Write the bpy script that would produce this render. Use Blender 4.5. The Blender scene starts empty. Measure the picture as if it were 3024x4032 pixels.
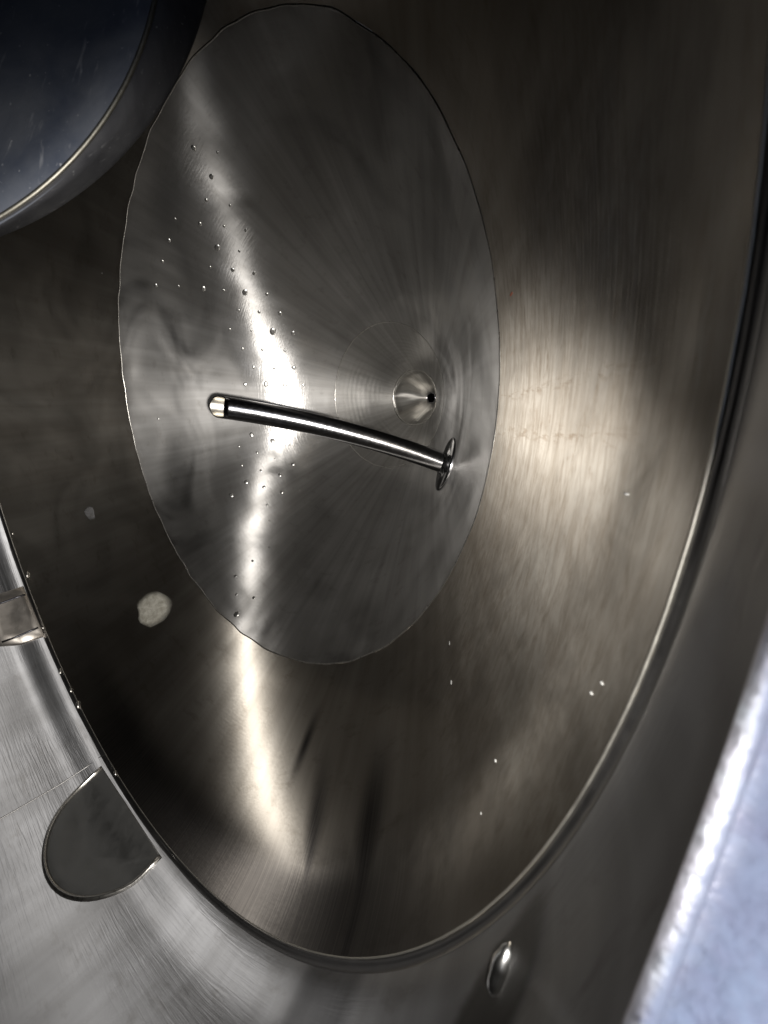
import bpy, bmesh, math, random
from mathutils import Vector, Matrix, noise

random.seed(7)
sc = bpy.context.scene
COL = sc.collection
R = math.radians

# ------------------------------------------------------------------ camera
CAM = Vector((0.62613, 0.0, 0.96943))
RIGHT = Vector((0.773311, 0.000551, -0.634027))
DOWN = Vector((0.167908, -0.964473, 0.203956))
FWD = Vector((-0.611389, -0.264180, -0.745930))
cam_data = bpy.data.cameras.new('camera')
cam = bpy.data.objects.new('camera', cam_data)
COL.objects.link(cam)
m = Matrix((RIGHT, -DOWN, -FWD)).transposed().to_4x4()
m.translation = CAM
cam.matrix_world = m
cam_data.sensor_fit = 'VERTICAL'
cam_data.sensor_height = 36.0
cam_data.lens = 14.647
cam_data.clip_start = 0.005
cam_data.clip_end = 100
cam_data.dof.use_dof = True
cam_data.dof.focus_distance = 0.8
cam_data.dof.aperture_fstop = 11.0
sc.camera = cam

# ------------------------------------------------------------------ light
world = bpy.data.worlds.new('World')
sc.world = world
world.use_nodes = True
wn, wl = world.node_tree.nodes, world.node_tree.links
bg = wn['Background']
tc = wn.new('ShaderNodeTexCoord')
sep = wn.new('ShaderNodeSeparateXYZ')
rmp = wn.new('ShaderNodeValToRGB')
mp = wn.new('ShaderNodeMapRange')
mp.inputs['From Min'].default_value = -1
mp.inputs['From Max'].default_value = 1
wl.new(tc.outputs['Generated'], sep.inputs[0])
wl.new(sep.outputs['Z'], mp.inputs['Value'])
wl.new(mp.outputs[0], rmp.inputs[0])
e = rmp.color_ramp.elements
e[0].position = 0.0; e[0].color = (0.22, 0.21, 0.21, 1)
e[1].position = 1.0; e[1].color = (0.62, 0.74, 1.0, 1)
k = rmp.color_ramp.elements.new(0.48); k.color = (0.36, 0.37, 0.40, 1)
wl.new(rmp.outputs[0], bg.inputs['Color'])
bg.inputs['Strength'].default_value = 1.25

# the phone's LED beside its lens
fl = bpy.data.lights.new('flash_lamp', 'SPOT')
fl.energy = 45.0
fl.color = (1.0, 0.965, 0.92)
fl.spot_size = R(108)
fl.spot_blend = 1.0
fl.shadow_soft_size = 0.005
flo = bpy.data.objects.new('flash_lamp', fl)
COL.objects.link(flo)
aim = (FWD - RIGHT * 0.30 + DOWN * 0.09).normalized()
mf = (-aim).to_track_quat('Z', 'Y').to_matrix().to_4x4(); mf.translation = CAM + RIGHT * 0.010 + DOWN * 0.012
flo.matrix_world = mf

sc.view_settings.view_transform = 'Standard'
sc.view_settings.look = 'None'
sc.view_settings.gamma = 1.0
sc.view_settings.exposure = 0.0
sc.cycles.max_bounces = 1
sc.cycles.glossy_bounces = 1
sc.cycles.sample_clamp_indirect = 4.0
sc.cycles.use_denoising = True

# ------------------------------------------------------------------ helpers
BETA = R(37.68)
COT = 1 / math.tan(BETA)


def cone_pt(theta, r, lift=0.0):
    """point on the cone wall, lift metres off it towards the axis"""
    c, s = math.cos(theta), math.sin(theta)
    n = Vector((-math.cos(BETA) * c, -math.cos(BETA) * s, math.sin(BETA)))
    turn = 0.011 * (max(0.0, r - 0.596) / 0.027) ** 2        # the cone turns up into the shell
    return Vector((r * c, r * s, r * COT + turn)) + n * lift


def cone_n(theta):
    c, s = math.cos(theta), math.sin(theta)
    return Vector((-math.cos(BETA) * c, -math.cos(BETA) * s, math.sin(BETA)))


def new_obj(name, mesh, mat, parent=None):
    o = bpy.data.objects.new(name, mesh)
    COL.objects.link(o)
    if mat and not mesh.materials:
        mesh.materials.append(mat)
    if parent:
        o.parent = parent
    return o


def mesh_from(name, verts, faces, smooth=True, uvs=None):
    me = bpy.data.meshes.new(name)
    me.from_pydata([tuple(v) for v in verts], [], faces)
    if smooth:
        me.polygons.foreach_set('use_smooth', [True] * len(me.polygons))
    if uvs:
        ul = me.uv_layers.new(name='UVMap')
        for li, lp in enumerate(me.loops):
            ul.data[li].uv = uvs[lp.vertex_index]
    me.update()
    return me


def grid_faces(nu, nv, close_u=False, flip=False):
    f = []
    for j in range(nv - 1):
        for i in range(nu if close_u else nu - 1):
            a = j * nu + i
            b = j * nu + (i + 1) % nu
            q = (a, b, b + nu, a + nu)
            f.append(q[::-1] if flip else q)
    return f


def tube(name, pts, rad, mat, parent=None, seg=12, closed=False, caps=True, rads=None):
    n = len(pts)
    verts, up = [], None
    for i, p in enumerate(pts):
        a = pts[(i - 1) % n] if closed or i > 0 else p
        b = pts[(i + 1) % n] if closed or i < n - 1 else p
        t = (b - a).normalized()
        if up is None:
            up = t.orthogonal().normalized()
        up = (up - t * up.dot(t)).normalized()
        w = t.cross(up)
        rr = rads[i] if rads else rad
        for s in range(seg):
            an = 2 * math.pi * s / seg
            verts.append(p + (up * math.cos(an) + w * math.sin(an)) * rr)
    faces = grid_faces(seg, n, True)
    if closed:
        # join last ring to the first with the smallest twist
        last = (n - 1) * seg
        best = min(range(seg), key=lambda k: (verts[last] - verts[k]).length)
        for s in range(seg):
            faces.append((last + s, last + (s + 1) % seg, (best + s + 1) % seg, (best + s) % seg))
    elif caps:
        faces.append(tuple(range(seg))[::-1])
        faces.append(tuple((n - 1) * seg + s for s in range(seg)))
    return new_obj(name, mesh_from(name, verts, faces), mat, parent)


def empty(name, loc=(0, 0, 0)):
    o = bpy.data.objects.new(name, None)
    o.location = loc
    o.empty_display_size = 0.05
    COL.objects.link(o)
    return o


def tag(o, label, cat, group=None):
    o['label'] = label
    o['category'] = cat
    if group:
        o['group'] = group


# ------------------------------------------------------------------ materials
class NT:
    def __init__(self, name):
        self.mat = bpy.data.materials.new(name)
        self.mat.use_nodes = True
        self.n = self.mat.node_tree.nodes
        self.l = self.mat.node_tree.links
        self.out = self.n['Material Output']
        self.bsdf = self.n['Principled BSDF']

    def node(self, t, **kw):
        x = self.n.new(t)
        for k_, v in kw.items():
            setattr(x, k_, v)
        return x

    def set(self, node, **vals):
        for k_, v in vals.items():
            s = node.inputs[k_.replace('_', ' ')]
            if hasattr(v, 'is_linked') or hasattr(v, 'links'):
                self.l.new(v, s)
            else:
                s.default_value = v
        return node

    def noise(self, vec, scale, detail=3, rough=0.55, dist=0.0, lo=None, hi=None):
        x = self.node('ShaderNodeTexNoise')
        self.l.new(vec, x.inputs['Vector'])
        x.inputs['Scale'].default_value = scale
        x.inputs['Detail'].default_value = detail
        x.inputs['Roughness'].default_value = rough
        x.inputs['Distortion'].default_value = dist
        o = x.outputs['Fac']
        if lo is not None:
            o = self.rng(o, lo, hi)
        return o

    def rng(self, v, a, b, c=0.0, d=1.0, smooth=False):
        x = self.node('ShaderNodeMapRange')
        if smooth:
            x.interpolation_type = 'SMOOTHSTEP'
        self.l.new(v, x.inputs['Value'])
        x.inputs['From Min'].default_value = a
        x.inputs['From Max'].default_value = b
        x.inputs['To Min'].default_value = c
        x.inputs['To Max'].default_value = d
        return x.outputs[0]

    def math(self, op, a, b=None):
        x = self.node('ShaderNodeMath', operation=op)
        for i, v in enumerate((a, b)):
            if v is None:
                continue
            if hasattr(v, 'links'):
                self.l.new(v, x.inputs[i])
            else:
                x.inputs[i].default_value = v
        return x.outputs[0]

    def sepx(self, v, i):
        x = self.node('ShaderNodeSeparateXYZ')
        self.l.new(v, x.inputs[0])
        return x.outputs[i]

    def mapping(self, vec, scale, loc=(0, 0, 0)):
        x = self.node('ShaderNodeMapping')
        self.l.new(vec, x.inputs['Vector'])
        x.inputs['Scale'].default_value = scale
        x.inputs['Location'].default_value = loc
        return x.outputs[0]

    def mixc(self, fac, a, b):
        x = self.node('ShaderNodeMix', data_type='RGBA')
        for s, v in ((0, fac), (6, a), (7, b)):
            if hasattr(v, 'links'):
                self.l.new(v, x.inputs[s])
            else:
                x.inputs[s].default_value = v
        return x.outputs[2]

    def mixs(self, fac, a, b):
        x = self.node('ShaderNodeMixShader')
        if hasattr(fac, 'links'):
            self.l.new(fac, x.inputs[0])
        else:
            x.inputs[0].default_value = fac
        self.l.new(a, x.inputs[1])
        self.l.new(b, x.inputs[2])
        return x.outputs[0]

    def bump(self, h, dist, strength=1.0, normal=None):
        x = self.node('ShaderNodeBump')
        self.l.new(h, x.inputs['Height'])
        x.inputs['Distance'].default_value = dist
        x.inputs['Strength'].default_value = strength
        if normal is not None:
            self.l.new(normal, x.inputs['Normal'])
        return x.outputs[0]


def brushed_steel(name, base, dirt, w=(0.5, 0.33, 0.17), r_rad=0.315, a_rad=-0.74, r_circ=0.42, a_circ=0.6, r_wide=0.52,
                  scratch=0.00012, stain=0.35, lump=0.0003, peel=0.00004, cloud=0.5, streaky=0.45, marks=False, dark_refl=None):
    """Rolled plate: a grain running up the cone, cross-polished round it, plus a dull film.
    UV: u = turns round the axis, v = metres up the slope."""
    t = NT(name)
    uv = t.node('ShaderNodeTexCoord')
    obj = uv.outputs['Object']
    uvv = uv.outputs['UV']
    tan = t.node('ShaderNodeTangent', direction_type='RADIAL', axis='Z').outputs[0]
    # relief
    lumps = t.noise(obj, 6, 0, 0.5)
    fine = t.noise(obj, 210, 1, 0.6)
    circ = t.noise(t.mapping(uvv, (55, 330, 1)), 1.0, 2, 0.65, 0.5)      # scratches round the cone
    patch = t.noise(obj, 4.5, 1, 0.6, 0.4, 0.42, 0.70)
    h = t.math('MULTIPLY', lumps, lump)
    h = t.math('ADD', h, t.math('MULTIPLY', fine, peel))
    if marks:      # ground rough below the manway
        vd = t.node('ShaderNodeVectorMath', operation='DISTANCE')
        t.l.new(obj, vd.inputs[0]); vd.inputs[1].default_value = (0.51, -0.04, 0.66)
        patch = t.math('ADD', t.math('MULTIPLY', patch, 0.04), t.rng(vd.outputs['Value'], 0.04, 0.21, 1.0, 0.0, True))
    h = t.math('ADD', h, t.math('MULTIPLY', t.math('MULTIPLY', circ, patch), scratch))
    nrm = t.bump(h, 1.0)
    # colour
    film = t.noise(t.mapping(uvv, (9, 2.2, 1)), 1.0, 3, 0.62, 0.6, 0.35, 0.75)
    spots = t.noise(t.mapping(uvv, (60, 45, 1)), 1.0, 4, 0.7, 0.2, 0.56, 0.72)
    spots_soft = t.noise(t.mapping(uvv, (60, 14, 1)), 1.0, 3, 0.65, 0.2, 0.40, 0.70)
    c1 = t.mixc(t.math('MULTIPLY', film, stain), base, dirt)
    c2 = t.mixc(t.math('MULTIPLY', spots, stain * 0.4), c1, (dirt[0] * .55, dirt[1] * .5, dirt[2] * .42, 1))

    rs_ = t.noise(t.mapping(uvv, (75, 2.5, 1)), 1.0, 3, 0.6, 0.3, 0.28, 0.72)          # wipe marks up the slope
    c2 = t.mixc(t.math('MULTIPLY', rs_, streaky), c2, (dirt[0] * .6, dirt[1] * .58, dirt[2] * .55, 1))
    jn = t.math('MULTIPLY', t.rng(t.math('ABSOLUTE', t.math('SUBTRACT', t.sepx(uvv, 1), 0.450 / math.sin(BETA))), 0.0, 0.012, 1.0, 0.0, True), spots_soft)
    c2 = t.mixc(t.math('MULTIPLY', jn, 0.35), c2, (.10, .085, .07, 1))
    if marks:
        sx = t.node('ShaderNodeSeparateXYZ'); t.l.new(obj, sx.inputs[0])
        su = t.node('ShaderNodeSeparateXYZ'); t.l.new(uvv, su.inputs[0])
        X, Y, U, V = sx.outputs[0], sx.outputs[1], su.outputs[0], su.outputs[1]

        def bandm(val, c_, w_):          # soft band of half-width w_ round c_
            return t.rng(t.math('ABSOLUTE', t.math('SUBTRACT', val, c_)), 0.0, w_, 1.0, 0.0, True)
        # brown scale along two grinding tracks below the manway
        near = t.math('MULTIPLY', t.rng(X, 0.44, 0.47, 0, 1, True), t.rng(X, 0.56, 0.62, 1, 0, True))
        jag = t.noise(t.mapping(obj, (70, 260, 70)), 1.0, 4, 0.7, 0.5, 0.50, 0.62)
        yy = t.math('SUBTRACT', Y, t.math('MULTIPLY', t.math('SUBTRACT', X, 0.47), 0.10))
        trk = t.math('ADD', bandm(yy, 0.001, 0.006), bandm(yy, -0.029, 0.009))
        trk = t.math('MULTIPLY', t.math('MULTIPLY', trk, near), jag)
        speck = t.noise(t.mapping(obj, (120, 45, 120)), 1.0, 3, 0.7, 0.2, 0.60, 0.72)
        sp = t.math('MULTIPLY', t.math('MULTIPLY', speck, near), bandm(Y, -0.01, 0.14))
        c2 = t.mixc(t.math('MULTIPLY', t.math('MAXIMUM', trk, sp), 0.6), c2, (.16, .115, .075, 1))
        zone = t.rng(t.math('ADD', vd.outputs['Value'], t.rng(t.noise(t.mapping(obj, (14, 9, 14)), 1.0, 4, 0.7, 0.8), 0.3, 0.7, -0.10, 0.10)), 0.02, 0.36, 1.0, 0.0, True)
        dash = t.noise(t.mapping(obj, (210, 26, 160)), 1.0, 4, 0.72, 0.6, 0.40, 0.66)
        c2 = t.mixc(t.math('MULTIPLY', t.math('MULTIPLY', dash, zone), 0.72), c2, (.17, .14, .105, 1))
        # two dark reflections painted up the slope, and one short dark stroke
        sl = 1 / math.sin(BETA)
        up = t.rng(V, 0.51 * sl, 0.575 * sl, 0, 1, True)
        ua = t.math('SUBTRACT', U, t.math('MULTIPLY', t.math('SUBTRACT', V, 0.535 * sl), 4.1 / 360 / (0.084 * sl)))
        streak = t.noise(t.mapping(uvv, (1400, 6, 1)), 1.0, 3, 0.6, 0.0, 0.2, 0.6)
        refl_shade = t.math('MULTIPLY', t.math('ADD', bandm(ua, 304.6 / 360, 3.2 / 360), bandm(U, 317.6 / 360, 4.4 / 360)), up)
        refl_shade = t.math('MULTIPLY', refl_shade, t.rng(streak, 0, 1, 0.75, 1.0))
        rim_shade = t.math('MULTIPLY', t.rng(V, 0.568 * sl, 0.606 * sl, 0, 1, True), t.math('MULTIPLY', t.rng(U, 0.62, 0.72, 0, 1, True), t.rng(U, 0.87, 0.95, 1, 0, True)))  # shade along the bottom of the rim, painted into the colour
        refl_shade = t.math('MAXIMUM', refl_shade, t.math('MULTIPLY', rim_shade, t.rng(streak, 0, 1, 0.72, 0.95)))
        dark_stroke = t.math('MULTIPLY', bandm(U, 297.9 / 360, 1.9 / 360), bandm(V, 0.521 * sl, 0.038 * sl))
        c2 = t.mixc(t.math('MINIMUM', t.math('MULTIPLY', t.math('ADD', refl_shade, dark_stroke), 0.94), 0.94), c2, (.045, .042, .042, 1))

    if dark_refl:       # dark reflection painted down the shell
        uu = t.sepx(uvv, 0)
        for c_, w_ in dark_refl:
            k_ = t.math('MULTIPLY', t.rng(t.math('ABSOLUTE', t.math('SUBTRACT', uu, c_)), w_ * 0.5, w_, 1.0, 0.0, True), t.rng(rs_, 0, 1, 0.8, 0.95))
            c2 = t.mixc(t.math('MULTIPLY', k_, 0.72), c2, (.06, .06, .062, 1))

    def lobe(rough, aniso):
        b = t.node('ShaderNodeBsdfAnisotropic', distribution='GGX')
        t.l.new(c2, b.inputs['Color'])
        b.inputs['Roughness'].default_value = rough
        b.inputs['Anisotropy'].default_value = aniso
        t.l.new(tan, b.inputs['Tangent'])
        t.l.new(nrm, b.inputs['Normal'])
        return b.outputs[0]
    cl = t.noise(t.mapping(obj, (1, 1, 1.6)), 5.0, 2, 0.6, 1.2, 0.30, 0.70)      # cloudy polish
    f1 = w[1] / (w[0] + w[1])
    fc = t.rng(cl, 0, 1, f1 * (1 - cloud), min(0.95, f1 * (1 + cloud)))
    if marks:      # the ground patch scatters more along the slope
        fc = t.math('MINIMUM', t.math('ADD', fc, t.math('MULTIPLY', zone, 0.55)), 0.95)
    s_ = t.mixs(fc, lobe(r_rad, a_rad), lobe(r_circ, a_circ))
    cl2 = t.noise(t.mapping(obj, (1, 1, 1.6), (3, 7, 1)), 4.0, 2, 0.62, 1.5, 0.35, 0.70)
    wide = t.rng(cl2, 0, 1, w[2] * (1 - cloud), w[2] * (1 + 1.6 * cloud))
    if marks:      # rougher ring standing in for a reflected band under the shell joint
        pale_refl = t.math('MULTIPLY', bandm(V, 0.600 * sl, 0.022 * sl), t.math('MULTIPLY', t.noise(obj, 16, 4, 0.65, 0.5, 0.25, 0.60), t.math('MULTIPLY', t.rng(U, 0.865, 0.93, 0, 1, True), t.rng(U, 1.0, 1.06, 1, 0, True))))
        wide = t.math('MINIMUM', t.math('ADD', wide, t.math('MULTIPLY', pale_refl, 0.85)), 1.0)
    s_ = t.mixs(wide, s_, lobe(r_wide, 0.0))
    t.l.new(s_, t.out.inputs['Surface'])
    t.n.remove(t.bsdf)
    return t.mat


def metal(name, col, rough, bump=0.0, bscale=60, rvar=0.05, aniso=0.0, dust=0.0, dustcol=(.6, .6, .58, 1), metallic=1.0, stretch=(1, 1, 1), spec=0.5, specks=None):
    t = NT(name)
    obj = t.node('ShaderNodeTexCoord').outputs['Object']
    v = t.mapping(obj, stretch)
    nz = t.noise(v, bscale, 5, 0.62, 0.3)
    big = t.noise(obj, bscale * 0.22, 5, 0.6, 0.5, 0.3, 0.72)
    c = t.mixc(t.math('MULTIPLY', big, dust), col, dustcol)
    if specks:
        c = t.mixc(t.noise(obj, 330, 2, 0.6, 0.3, 0.70, 0.76), c, specks)
        scr = t.noise(t.mapping(obj, (260, 25, 90)), 1.0, 3, 0.7, 0.4, 0.62, 0.74)
        c = t.mixc(t.math('MULTIPLY', scr, 0.5), c, specks)
    t.set(t.bsdf, Base_Color=c, Metallic=metallic, Roughness=t.rng(nz, 0.3, 0.7, max(rough - rvar, 0.02), rough + rvar),
          Anisotropic=aniso)
    t.bsdf.inputs['Specular IOR Level'].default_value = spec
    if bump:
        t.set(t.bsdf, Normal=t.bump(nz, bump))
    return t.mat


M = {}
M['lower'] = brushed_steel('lower_cone_steel', (.54, .53, .515, 1), (.28, .27, .255, 1), (0.46, 0.50, 0.04), r_circ=0.62, a_circ=0.42, stain=0.6, cloud=0.75)
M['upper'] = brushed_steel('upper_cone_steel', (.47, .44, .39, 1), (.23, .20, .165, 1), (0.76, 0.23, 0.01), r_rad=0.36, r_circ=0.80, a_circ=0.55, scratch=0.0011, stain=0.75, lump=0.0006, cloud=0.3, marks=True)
M['plate'] = brushed_steel('centre_plate_steel', (.58, .57, .55, 1), (.40, .385, .36, 1), (0.50, 0.46, 0.04), r_rad=0.40, r_circ=0.60, a_circ=0.5, stain=0.5, cloud=0.6, scratch=0.0003)
M['cup'] = brushed_steel('drain_cup_steel', (.66, .65, .62, 1), (.34, .32, .29, 1), (0.45, 0.45, 0.10), r_rad=0.30, r_circ=0.40, a_circ=0.6, stain=0.8, lump=0.0035, scratch=0.0004)
M['shell'] = brushed_steel('shell_steel', (.50, .505, .52, 1), (.29, .29, .295, 1), (0.70, 0.16, 0.14), r_rad=0.50, a_rad=-0.6, r_circ=0.35, stain=0.8, lump=0.0006, scratch=0.0003, cloud=0.6, dark_refl=((0.881, 0.016),))
M['ledge'] = metal('ledge_steel', (.20, .195, .19, 1), 0.36, 0.00005, 60)
M['weld'] = metal('weld_bead_steel', (.62, .60, .56, 1), 0.30, 0.0002, 160)
M['bright'] = metal('bright_bead_steel', (.62, .60, .54, 1), 0.42, 0.0001, 100)
M['dimple'] = metal('dimple_steel', (.62, .61, .58, 1), 0.34)
M['tube'] = metal('polished_tube_steel', (.42, .415, .42, 1), 0.18, 0.00008, 240, 0.04, dust=0.25, dustcol=(.4, .4, .4, 1))
M['tube_bore'] = metal('tube_bore_steel', (.78, .74, .66, 1), 0.34)
M['bore'] = metal('drain_bore_steel', (.42, .42, .43, 1), 0.18)
M['frame'] = metal('manway_steel', (.56, .56, .57, 1), 0.30, 0.0003, 34, 0.07, dust=0.35, dustcol=(.42, .41, .39, 1))
M['face'] = metal('outer_face_steel', (.86, .91, .98, 1), 0.60, 0.0008, 300, 0.10, dust=0.9, dustcol=(.66, .60, .68, 1))
M['bracket'] = metal('bracket_steel', (.62, .58, .53, 1), 0.42, 0.0004, 40, dust=0.5, dustcol=(.40, .36, .32, 1))
t = NT('dark_reflection_film')  # see-through dark film that paints a reflection on the shell
t.set(t.bsdf, Base_Color=(.035, .033, .03, 1), Roughness=0.6,
      Alpha=t.rng(t.sepx(t.node('ShaderNodeTexCoord').outputs['UV'], 0), 0.62, 1.0, 0.72, 0.0, True))
t.bsdf.inputs['Specular IOR Level'].default_value = 0.15
M['refl_film'] = t.mat
M['pad'] = metal('pad_steel', (.31, .31, .30, 1), 0.45, 0.0002, 60)
M['dark'] = metal('heat_tinted_steel', (.10, .10, .11, 1), 0.38, 0.0003, 80)
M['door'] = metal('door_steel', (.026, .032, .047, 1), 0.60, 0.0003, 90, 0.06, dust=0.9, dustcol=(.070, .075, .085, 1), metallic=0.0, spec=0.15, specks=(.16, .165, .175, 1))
M['gasket'] = metal('gasket_rubber', (.014, .014, .016, 1), 0.65, 0.0003, 110, 0.06, dust=0.9, dustcol=(.045, .045, .047, 1), metallic=0.0, spec=0.06, specks=(.12, .12, .12, 1))
M['bead'] = metal('door_edge_steel', (.20, .19, .16, 1), 0.5, 0.0003, 120)
def film_mat(name, col, rad):
    t = NT(name)
    obj = t.node('ShaderNodeTexCoord').outputs['Object']
    ln = t.node('ShaderNodeVectorMath', operation='LENGTH'); t.l.new(obj, ln.inputs[0])
    nz = t.noise(obj, 90, 5, 0.65, 0.4, 0.25, 0.75)
    t.set(t.bsdf, Base_Color=t.mixc(nz, col, (col[0] * .6, col[1] * .58, col[2] * .52, 1)), Roughness=0.7)
    al = t.math('MULTIPLY', t.rng(ln.outputs['Value'], rad * 0.55, rad, 1.0, 0.0, True), t.rng(nz, 0, 1, 0.9, 0.6))
    t.set(t.bsdf, Alpha=al)
    return t.mat


M['residue'] = film_mat('pale_reflection_film', (.36, .35, .31, 1), 0.044)  # feathered pale film standing in for a blurred reflection
M['smudge'] = film_mat('smudge', (.12, .12, .125, 1), 0.018)
M['fleck'] = metal('fleck', (.13, .13, .125, 1), 0.6, metallic=0.0)
M['rust'] = metal('rust', (.20, .06, .03, 1), 0.8, metallic=0.0)
M['chrome'] = metal('glint_chrome', (.90, .90, .88, 1), 0.22)

# ------------------------------------------------------------------ the tank
tank = empty('brewing_tank')
tag(tank, 'brushed stainless steel tank interior with conical bottom, ring welds and oval manway', 'tank')

R_CUP, R_PLATE, R_MID, R_TOP = 0.066, 0.159, 0.450, 0.6240


def cone_ring(name, r0, r1, nr, nt, mat, wav, lift=0.0, ripple=0.0):
    verts, uvs = [], []
    nu = nt + 1
    for j in range(nr):
        r = r0 + (r1 - r0) * j / (nr - 1)
        edge = min(1.0, (r - r0) / 0.03, (r1 - r) / 0.03)
        for i in range(nu):
            th = 2 * math.pi * (i % nt) / nt + R(72)
            p = cone_pt(th, r)
            w = noise.noise(p * 5.0) * wav + noise.noise(p * 13.0 + Vector((5, 1, 2))) * wav * 0.12 + ripple * math.sin(r * 900 + 2 * noise.noise(p * 20))
            p = cone_pt(th, r, w * max(edge, 0.15) + lift)
            verts.append(p)
            uvs.append((i / nt + 0.2, r / math.sin(BETA)))
    return new_obj(name, mesh_from(name, verts, grid_faces(nu, nr), True, uvs), mat, tank)


cone_ring('center_plate', R_CUP, R_PLATE, 60, 160, M['plate'], 0.0008, ripple=0.00014)
cone_ring('lower_cone', R_PLATE, R_MID, 56, 256, M['lower'], 0.0016)
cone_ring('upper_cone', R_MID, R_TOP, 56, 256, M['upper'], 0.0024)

# drain cup: a rolled lip, then a steeper cone down to the small outlet
prof = [(R_CUP, R_CUP * COT), (0.0640, 0.0838), (0.0625, 0.0805), (0.0610, 0.0765), (0.056, 0.0680), (0.047, 0.0540),
        (0.038, 0.0405), (0.029, 0.0275), (0.021, 0.0165), (0.0155, 0.0100), (0.0135, 0.0080)]
nt = 96
verts, uvs = [], []
for j, (r, z) in enumerate(prof):
    for i in range(nt + 1):
        th = 2 * math.pi * (i % nt) / nt
        rr = r * (1 + 0.030 * noise.noise(Vector((math.cos(th) * 2.2, math.sin(th) * 2.2, j * 0.30))) + 0.012 * noise.noise(Vector((math.cos(th) * 6, math.sin(th) * 6, j * 0.6)))) if 0 < j < len(prof) - 2 else r
        verts.append((rr * math.cos(th), rr * math.sin(th), z))
        uvs.append((i / nt, 0.02 + 0.006 * j))
cup = new_obj('drain_cup', mesh_from('drain_cup', verts, grid_faces(nt + 1, len(prof)), True, uvs), M['cup'], tank)
prof = [(0.0135, 0.0080), (0.0138, 0.0100), (0.0126, 0.0104), (0.0120, 0.0080), (0.0118, -0.02), (0.0118, -0.06), (0.0, -0.0602)]
verts = []
for r, z in prof:
    for i in range(40):
        th = 2 * math.pi * i / 40
        verts.append((r * math.cos(th), r * math.sin(th), z))
new_obj('outlet_bore', mesh_from('outlet_bore', verts, grid_faces(40, len(prof), True)), M['bore'], cup)


def ring_bead(name, r, rad, lift, seg=220, wob=0.0006):
    pts = []
    for i in range(seg):
        th = 2 * math.pi * i / seg
        p = Vector((math.cos(th) * 3, math.sin(th) * 3, r * 9))
        pts.append(cone_pt(th, r + wob * noise.noise(p * 4), lift + 0.0004 * noise.noise(p * 9)))
    return tube(name, pts, rad, M['weld'], tank, 8, closed=True)


ring_bead('weld_seam', R_MID, 0.0014, -0.0006, 300, 0.0016)
tube('rim_bead', [cone_pt(2 * math.pi * i / 300, R_TOP - 0.0004, 0.0004 + 0.0003 * noise.noise(Vector((i * .6, 0, 0)))) for i in range(300)], 0.0006, M['bright'], tank, 8, closed=True)
ring_bead('weld_seam', R_PLATE, 0.0016, -0.0007, 160)
ring_bead('weld_seam', R_CUP + 0.001, 0.0026, -0.0006, 120)

# shell above the cone with an oval hole for the manway, and a domed top
RS = 0.640
Z_J = R_TOP * COT + 0.011                      # height of the cone's upper edge
YC, ZC, RY, RZ = 0.05, 1.026, 0.23, 0.16
nt, nz = 240, 60
HOLE = 96


def hole_pt(a, k_=1.0, dx=0.0):
    y, z = YC + RY * k_ * math.cos(a), ZC + RZ * k_ * math.sin(a)
    return Vector((math.sqrt(RS * RS - y * y) + dx, y, z))


bm = bmesh.new()
z0, z1 = Z_J + 0.006, 1.75
rows = []
for j in range(nz):
    z = z0 + (z1 - z0) * (j / (nz - 1)) ** 1.25
    f = min(1.0, (z - z0) / 0.05)
    rz = RS - 0.0123 * (1 - f * f * (3 - 2 * f))
    rows.append([bm.verts.new((rz * math.cos(2 * math.pi * i / nt), rz * math.sin(2 * math.pi * i / nt), z)) for i in range(nt)])
for j in range(nz - 1):
    for i in range(nt):
        q = (rows[j][i], rows[j][(i + 1) % nt], rows[j + 1][(i + 1) % nt], rows[j + 1][i])
        if any(v.co.x > 0 and ((v.co.y - YC) / (RY + 0.02)) ** 2 + ((v.co.z - ZC) / (RZ + 0.02)) ** 2 < 1 for v in q):
            continue
        bm.faces.new(q)
# fill between the grid's ragged hole and the true oval
inner = [bm.verts.new(hole_pt(2 * math.pi * i / HOLE)) for i in range(HOLE)]
ie = [bm.edges.new((inner[i], inner[(i + 1) % HOLE])) for i in range(HOLE)]
rag = [e_ for e_ in bm.edges if len(e_.link_faces) == 1 and all(v.co.x > 0.4 and z0 + 1e-4 < v.co.z < z1 - 1e-4 for v in e_.verts)]
bmesh.ops.triangle_fill(bm, use_beauty=True, use_dissolve=False, edges=rag + ie)
bmesh.ops.delete(bm, geom=[v for v in bm.verts if not v.link_faces], context='VERTS')
# no face may close the opening itself
bad = [f_ for f_ in bm.faces if f_.calc_center_median().x > 0.4 and ((f_.calc_center_median().y - YC) / RY) ** 2 + ((f_.calc_center_median().z - ZC) / RZ) ** 2 < 0.94]
bmesh.ops.delete(bm, geom=bad, context='FACES')
bmesh.ops.recalc_face_normals(bm, faces=bm.faces)
me = bpy.data.meshes.new('shell')
bm.to_mesh(me); bm.free()
me.polygons.foreach_set('use_smooth', [True] * len(me.polygons))
me.update()
ul = me.uv_layers.new(name='UVMap')
for pg in me.polygons:
    for li in pg.loop_indices:
        co = me.vertices[me.loops[li].vertex_index].co
        ul.data[li].uv = (math.atan2(co.y, co.x) / (2 * math.pi) + (1.0 if co.y < 0 or (abs(co.y) < 1e-5 and pg.center.y < 0) else 0.0), co.z)
shell = new_obj('shell', me, M['shell'], tank)
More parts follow.
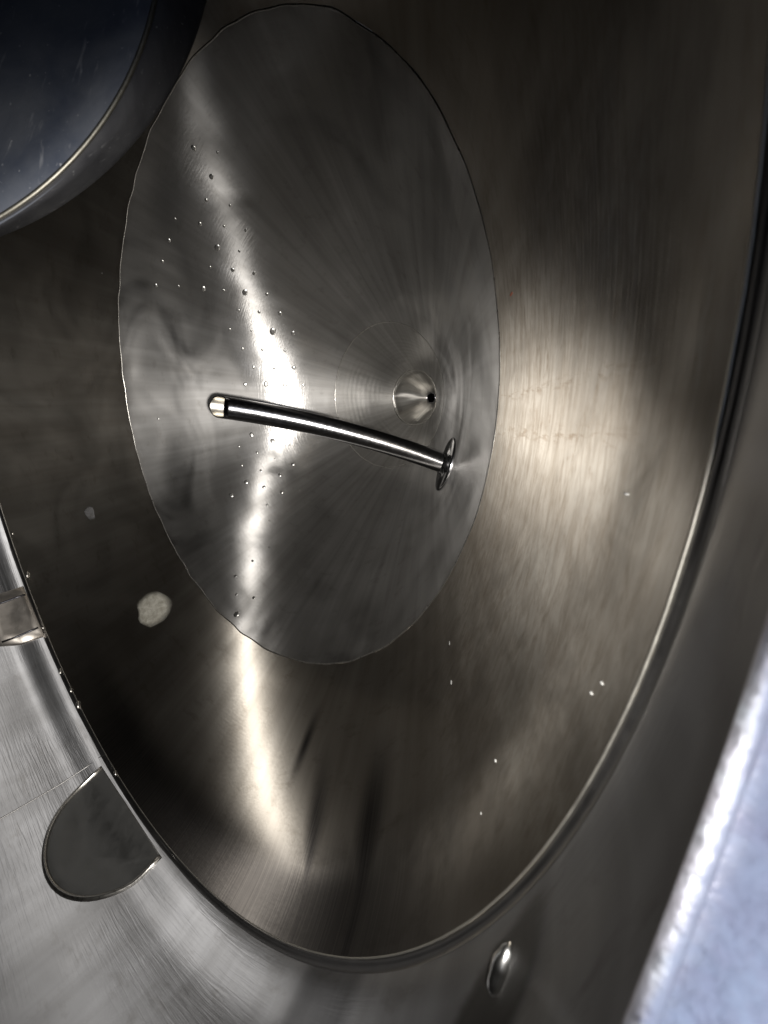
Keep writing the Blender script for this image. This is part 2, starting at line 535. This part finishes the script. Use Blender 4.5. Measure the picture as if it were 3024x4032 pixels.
# knuckle where the cone turns into the shell
verts = []
for dr, dz in ((-0.0006, -0.001), (0.0002, 0.0012), (0.0008, 0.0022), (0.0018, 0.0026), (0.0028, 0.0032), (0.0037, 0.0066)):
    for i in range(nt):
        th = 2 * math.pi * i / nt
        k_ = 0.0005 * noise.noise(Vector((math.cos(th) * 5, math.sin(th) * 5, dr * 200)))
        verts.append(((R_TOP + dr + k_) * math.cos(th), (R_TOP + dr + k_) * math.sin(th), Z_J + dz))
new_obj('knuckle', mesh_from('knuckle', verts, grid_faces(nt, 6, True)), M['ledge'], tank)
verts = []
for j in range(10):
    a = math.pi / 2 * j / 9
    for i in range(96):
        th = 2 * math.pi * i / 96
        verts.append((RS * math.cos(a) * math.cos(th), RS * math.cos(a) * math.sin(th), 1.745 + 0.2 * math.sin(a)))
new_obj('tank_top', mesh_from('tank_top', verts, grid_faces(96, 10, True)), M['shell'], tank)



def shell_r(z):
    f = min(1.0, max(0.0, (z - z0) / 0.05))
    return RS - 0.0123 * (1 - f * f * (3 - 2 * f))


def shell_pt(deg, z, lift=0.0):
    r = shell_r(z) - lift
    return Vector((r * math.cos(R(deg)), r * math.sin(R(deg)), z))


def shell_plate(name, outline, thick, mat, parent, inset=0.12):
    """plate lying on the shell: outline = [(degrees, z)] counter-clockwise"""
    cx_ = sum(p[0] for p in outline) / len(outline)
    cz_ = sum(p[1] for p in outline) / len(outline)
    verts, n = [], len(outline)
    for k_, lift in ((1.0, -0.004), (1.0, thick * 0.6), (1 - inset * 0.25, thick), (0.6, thick), (0.25, thick)):
        for d, z in outline:
            verts.append(shell_pt(cx_ + (d - cx_) * k_, cz_ + (z - cz_) * k_, lift))
    verts.append(shell_pt(cx_, cz_, thick))
    faces = grid_faces(n, 5, True) + [(4 * n + i, 4 * n + (i + 1) % n, 5 * n) for i in range(n)]
    ks = [k_ for k_ in (1.0, 1.0, 1 - inset * 0.25, 0.6, 0.25) for _ in range(n)] + [0.0]
    return new_obj(name, mesh_from(name, verts, faces, True, [(k_, 0.5) for k_ in ks]), mat, parent)


# vertical seam, half-round welded patch and small bracket low on the shell
tube('shell_seam', [shell_pt(-102.8 + 0.25 * noise.noise(Vector((k_ * .7, 3, 1))), z0 - 0.004 + k_ * 0.03, 0.0004) for k_ in range(30)], 0.0012, M['ledge'], tank, 8)
arc = []
for k_ in range(33):
    a = math.pi * k_ / 32
    arc.append((-90.3 + 10.4 * math.cos(a) ** 1 * (1.0 if abs(math.cos(a)) < .98 else 1.0), z0 + 0.006 + 0.106 * math.sin(a) ** 0.85))
patch_ = shell_plate('patch_plate', arc, 0.0016, M['pad'], tank)
tube('weld_bead', [shell_pt(d, z, 0.0012) for d, z in arc], 0.0034, M['weld'], patch_, 8)
br = shell_plate('bracket_plate', [(-141.5, .826), (-130.2, .824), (-130.6, .860), (-131.8, .892), (-141.2, .888), (-141.6, .86)][::1], 0.006, M['bracket'], tank)
for d in (-139.6, -132.2):
    tube('fold', [shell_pt(d, z, 0.0062) for z in (.828, .845, .865, .886)], 0.0022, M['dark'], br, 8)

# dark reflection painted on the shell; added chrome pebble makes its bright spot
fo = [(-22.9 + 5.2 * math.cos(a) + 3.4 * math.sin(a), .864 - 0.034 * math.cos(a) + 0.006 * math.sin(a)) for a in [2 * math.pi * k_ / 28 for k_ in range(28)]]
refl_film = shell_plate('dark_reflection', fo, 0.0006, M['refl_film'], tank)


def pebble(name, center, axis, length, rad, mat, parent, seed=0):
    pts = [center + axis * (length * (k_ / 8 - 0.5)) for k_ in range(9)]
    rads = [max(rad * math.sqrt(max(0.0, 1 - (k_ / 4 - 1) ** 2)) * (1 + 0.25 * noise.noise(Vector((k_ * .9, seed, 0)))), 1e-4) for k_ in range(9)]
    return tube(name, pts, rad, mat, parent, 12, rads=rads)


ax = (shell_pt(-22.6, .852) - shell_pt(-21.0, .838)).normalized()
pebble('glint', shell_pt(-20.9, .850, 0.002), ax, 0.021, 0.0042, M['chrome'], refl_film, 1)

# spatter lumps on the ledge
for d, r_, sz in ((216.6, .621, .007), (245.9, .624, .008), (237.9, .625, .006), (207.5, .621, .003), (242.5, .624, .005), (228.0, .624, .004), (262.0, .624, .005)):
    p = cone_pt(R(d), r_, 0.002)
    tg = Vector((-math.sin(R(d)), math.cos(R(d)), 0.3)).normalized()
    pebble('spatter', p, tg, sz * 2.2, sz * 0.55, M['weld'], tank, d)

# laser-welded dimples of the cooling jacket, (azimuth in degrees, radius)
DIM = [(108.4, .415), (104.2, .398), (110.5, .391), (116.9, .385), (113.0, .364), (127.1, .405), (124.0, .381), (119.7, .359),
       (115.7, .339), (133.4, .405), (127.0, .356), (123.3, .334), (139.7, .407), (134.1, .356), (130.6, .332), (127.0, .309),
       (146.9, .41), (144.4, .385), (141.8, .357), (139.0, .334), (135.8, .31), (131.6, .285), (143.6, .31), (140.4, .286),
       (136.4, .261), (152.1, .316), (149.6, .289), (146.2, .262), (142.7, .236), (156.4, .27), (158.4, .296), (153.5, .24),
       (165.5, .279), (164.0, .251), (161.7, .223), (173.9, .29), (173.0, .261), (172.9, .234), (171.4, .207), (186.5, .413),
       (181.0, .22), (191.2, .243), (197.8, .239), (198.9, .213), (197.4, .291), (202.7, .264), (208.0, .242), (201.3, .313),
       (206.3, .291), (212.3, .27), (209.6, .318), (215.2, .296), (221.3, .274), (219.1, .249), (217.4, .322), (223.1, .303),
       (230.0, .285), (231.5, .313), (219.8, .349), (232.3, .34), (238.5, .324), (233.2, .369), (239.0, .351), (239.1, .381),
       (228.7, .412), (226.5, .359), (248.0, .349), (239.6, .409), (247.5, .377), (247.4, .406), (252.6, .421), (258.2, .41),
       (257.5, .438)]
dv = []
for r, z in ((1.0, -0.12), (0.82, 0.13), (0.5, 0.30), (0.22, 0.26)):
    for i in range(10):
        a = 2 * math.pi * i / 10
        dv.append((r * math.cos(a), r * math.sin(a), z))
df = grid_faces(10, 4, True) + [tuple(30 + i for i in range(10))]
dimple_mesh = mesh_from('dimple', dv, df)
dimple_mesh.materials.append(M['dimple'])
for th, r in DIM:
    o = bpy.data.objects.new('dimple', dimple_mesh)
    COL.objects.link(o)
    o.parent = tank
    n = cone_n(R(th))
    s = random.choice((0.0026, 0.0034, 0.0038, 0.0046, 0.0060)) * random.uniform(.85, 1.15)
    o.matrix_world = Matrix.Translation(cone_pt(R(th), r, 0.0004)) @ n.to_track_quat('Z', 'Y').to_matrix().to_4x4() @ Matrix.Diagonal((s * random.uniform(.7, 1.4), s, s * 0.62, 1))

# ------------------------------------------------------------------ manway frame (part of the tank)
N = 160
verts = []
for k_, dx in ((1.0, -0.0005), (1.003, 0.004), (1.02, 0.012), (1.06, 0.030), (1.16, 0.060), (1.19, 0.064), (1.7, 0.066)):
    for i in range(N):
        a = 2 * math.pi * i / N
        p = hole_pt(a, 1.0, 0)
        y, z = YC + RY * k_ * math.cos(a), ZC + RZ * k_ * math.sin(a)
        verts.append((p.x * (1 if dx < 0.05 else 0) + (0.64 if dx >= 0.05 else 0) + dx, y, z))
frame = new_obj('manway_frame', mesh_from('manway_frame', verts, grid_faces(N, 7, True)), M['face'], tank)
tube('lip', [hole_pt(2 * math.pi * i / N, 1.0, -0.0005) for i in range(N)], 0.0022, M['face'], frame, 8, closed=True)

# ------------------------------------------------------------------ racking pipe
PIPE = [Vector(p) for p in ((.2785, -.1043, .3877), (.2111, -.0768, .4427), (.1580, -.0535, .4859), (.1060, -.0363, .5278), (.0538, -.0229, .5699), (.0458, -.0128, .6385))]
rack = empty('racking_pipe', PIPE[0])
tag(rack, 'bent polished steel pipe with open end, standing on a round flange on the cone wall', 'pipe')
th_f = math.atan2(PIPE[0].y, PIPE[0].x)
nf = cone_n(th_f)
PIPE[0] = cone_pt(th_f, math.hypot(PIPE[0].x, PIPE[0].y), 0.0)
rack.location = PIPE[0]


def catmull(p, per=10):
    q = [p[0] * 2 - p[1]] + p + [p[-1] * 2 - p[-2]]
    out = []
    for i in range(1, len(q) - 2):
        for s in range(per):
            t_ = s / per
            a, b, c, d = q[i - 1], q[i], q[i + 1], q[i + 2]
            out.append(0.5 * ((2 * b) + (c - a) * t_ + (2 * a - 5 * b + 4 * c - d) * t_ ** 2 + (3 * b - a - 3 * c + d) * t_ ** 3))
    out.append(p[-1])
    return out


CT = Vector((.1456, -.0400, .4926))
path = [PIPE[0] * (1 - f) ** 2 + CT * (2 * f * (1 - f)) + PIPE[-1] * f * f for f in [k_ / 50 for k_ in range(51)]]
RO, RI = 0.0161, 0.0146
seg = 40
tocam = (CAM - PIPE[-1]).normalized()
verts = []
frames = []
for i, p in enumerate(path):
    a = path[max(i - 1, 0)]; b = path[min(i + 1, len(path) - 1)]
    t_ = (b - a).normalized()
    u = (tocam - t_ * tocam.dot(t_)).normalized()
    frames.append((p, t_, u, t_.cross(u)))
bore_v, tube_v = [], []
for rad, seq, verts in ((RO, frames, tube_v), (RI, frames[::-1][:26], bore_v)):
    for p, t_, u, w in seq:
        last = (p - path[-1]).length < 1e-6
        for s in range(seg):
            an = 2 * math.pi * s / seg
            off = (u * math.cos(an) + w * math.sin(an)) * rad
            cut = t_ * (-0.95 * RO * math.cos(an) * rad / RO) if last else Vector()
            verts.append(p + off + cut - PIPE[0])
verts = tube_v + bore_v[:seg]
tb = new_obj('tube', mesh_from('tube', verts, grid_faces(seg, len(frames) + 1, True)), M['tube'], rack)
new_obj('bore', mesh_from('bore', bore_v, grid_faces(seg, 26, True)), M['tube_bore'], tb)
# flange disc, slightly dished, with a collar at the pipe
prof = [(0.0158, 0.010), (0.0172, 0.0098), (0.0178, 0.0065), (0.0190, 0.0052), (0.031, 0.0044), (0.0425, 0.0040), (0.0445, 0.0030), (0.0448, 0.0005), (0.0445, -0.004)]
q = nf.to_track_quat('Z', 'Y')
verts = []
for r, z in prof:
    for i in range(64):
        a = 2 * math.pi * i / 64
        verts.append(q @ Vector((r * math.cos(a), r * math.sin(a), z)))
new_obj('flange', mesh_from('flange', verts, grid_faces(64, len(prof), True)), M['tube'], rack)

# ------------------------------------------------------------------ manway door, swung inwards
FC, FR = Vector((.1885, .2513, .9241)), 0.1833
BC, BR = Vector((.1597, .2889, .9009)), 0.2120
door = empty('manway_door', BC)
tag(door, 'dark round manway door with rubber gasket rim, swung open inside the tank', 'door')


def disc_loft(name, rings, mat, cap_first=True, seg=160):
    verts, faces = [], []
    for c, r in rings:
        for i in range(seg):
            a = 2 * math.pi * i / seg
            verts.append(c + (RIGHT * math.cos(a) + DOWN * math.sin(a)) * r - BC)
    faces = grid_faces(seg, len(rings), True)
    if cap_first:
        faces.append(tuple(range(seg))[::-1])
    return new_obj(name, mesh_from(name, verts, faces), mat, door)


def dl(f):
    return FC.lerp(BC, f), FR + (BR - FR) * f


rings = [(FC + FWD * 0.012, 0.02)] + [(FC + FWD * 0.012 * (1 - (r / .165) ** 2), r) for r in (.06, .10, .13, .15, .165)] + [(FC, FR - 0.003), (FC + FWD * 0.004, FR)]
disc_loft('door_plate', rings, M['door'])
disc_loft('gasket', [(dl(0.10)[0], FR - 0.002), (dl(0.06)[0], FR + 0.0035), (dl(0.5)[0], dl(0.5)[1] + 0.001), (dl(0.92)[0], dl(0.92)[1] + 0.0005), (BC, BR), (BC + FWD * 0.004, BR - 0.002), (BC + FWD * 0.010, BR - 0.01)], M['gasket'], False)
pts = [FC + (RIGHT * math.cos(2 * math.pi * i / 160) + DOWN * math.sin(2 * math.pi * i / 160)) * (FR + 0.0005) - BC for i in range(160)]
tube('edge_bead', pts, 0.0012, M['bead'], door, 8, closed=True)
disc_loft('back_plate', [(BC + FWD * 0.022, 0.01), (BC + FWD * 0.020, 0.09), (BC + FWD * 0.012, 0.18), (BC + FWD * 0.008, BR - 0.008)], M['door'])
arm = [BC + FWD * 0.012 - BC, Vector((.20, .40, .98)) - BC, Vector((.36, .45, 1.02)) - BC, Vector((.44, .47, 1.02)) - BC]
tube('hinge_arm', catmull(arm, 6), 0.014, M['frame'], door, 14)

# ------------------------------------------------------------------ residue and a painted pale reflection on the cone wall
def blob(name, deg, r, w, h, thick, mat, seed):
    n = cone_n(R(deg)); g = Vector((math.sin(BETA) * math.cos(R(deg)), math.sin(BETA) * math.sin(R(deg)), math.cos(BETA))); t_ = n.cross(g)
    o0 = cone_pt(R(deg), r)
    verts, seg_ = [], 28
    for k_, l_ in ((1.0, -0.003), (0.97, thick * 0.35), (0.8, thick * 0.8), (0.45, thick), (0.12, thick * 1.05)):
        for i in range(seg_):
            a = 2 * math.pi * i / seg_
            q_ = 1 + 0.28 * noise.noise(Vector((math.cos(a) * 1.3, math.sin(a) * 1.3, seed))) + 0.10 * noise.noise(Vector((math.cos(a) * 4, math.sin(a) * 4, seed)))
            verts.append(t_ * (w * k_ * q_ * math.cos(a)) + g * (h * k_ * q_ * math.sin(a)) + n * l_)
    faces = grid_faces(seg_, 5, True) + [tuple(4 * seg_ + i for i in range(seg_))]
    o = new_obj(name, mesh_from(name, verts, faces), mat)
    o.location = o0
    return o


o = blob('pale_reflection', 238.6, .510, 0.046, 0.036, 0.0018, M['residue'], 3.0)  # M['residue'] is the pale film that paints a blurred reflection
tag(o, 'pale painted reflection on the dark outer cone wall', 'residue')
o = blob('residue_smudge', 208.4, .531, 0.020, 0.010, 0.0008, M['smudge'], 9.0)
tag(o, 'faint grey smudge on the dark outer cone wall', 'residue')
o = blob('rust_spot', 9.7, .478, 0.0014, 0.004, 0.0006, M['rust'], 5.0)
tag(o, 'tiny reddish brown rust spot just outside the large ring weld', 'rust')
FLECK = ['elongated white fleck on the outer cone just outside the large ring weld', 'elongated white fleck on the outer cone just outside the large ring weld',
         'white fleck, one of a close pair near the rim bead of the cone', 'white fleck, one of a close pair near the rim bead of the cone',
         'round white fleck alone between the ring weld and the rim bead', 'white fleck alone on the brightly lit ground patch of the cone',
         'tiny white fleck between the large ring weld and the round door', 'round white fleck alone between the ring weld and the rim bead']
for k_, (d, r_, a_, b_) in enumerate([(333.0, .505, .0016, .0040), (332.8, .531, .0020, .0034), (349.3, .613, .0009, .0016), (348.4, .611, .0008, .0014),
                                      (338.2, .589, .0012, .0014), (356.3, .598, .0008, .0018), (149.1, .469, .0016, .0016), (335.6, .600, .0009, .0012)]):
    o = blob('residue_fleck', d, r_, a_ * 0.6, b_ * 0.7, 0.0006, M['fleck'], 11.0 + k_)
    tag(o, FLECK[k_], 'fleck', 'white flecks on the outer cone wall')
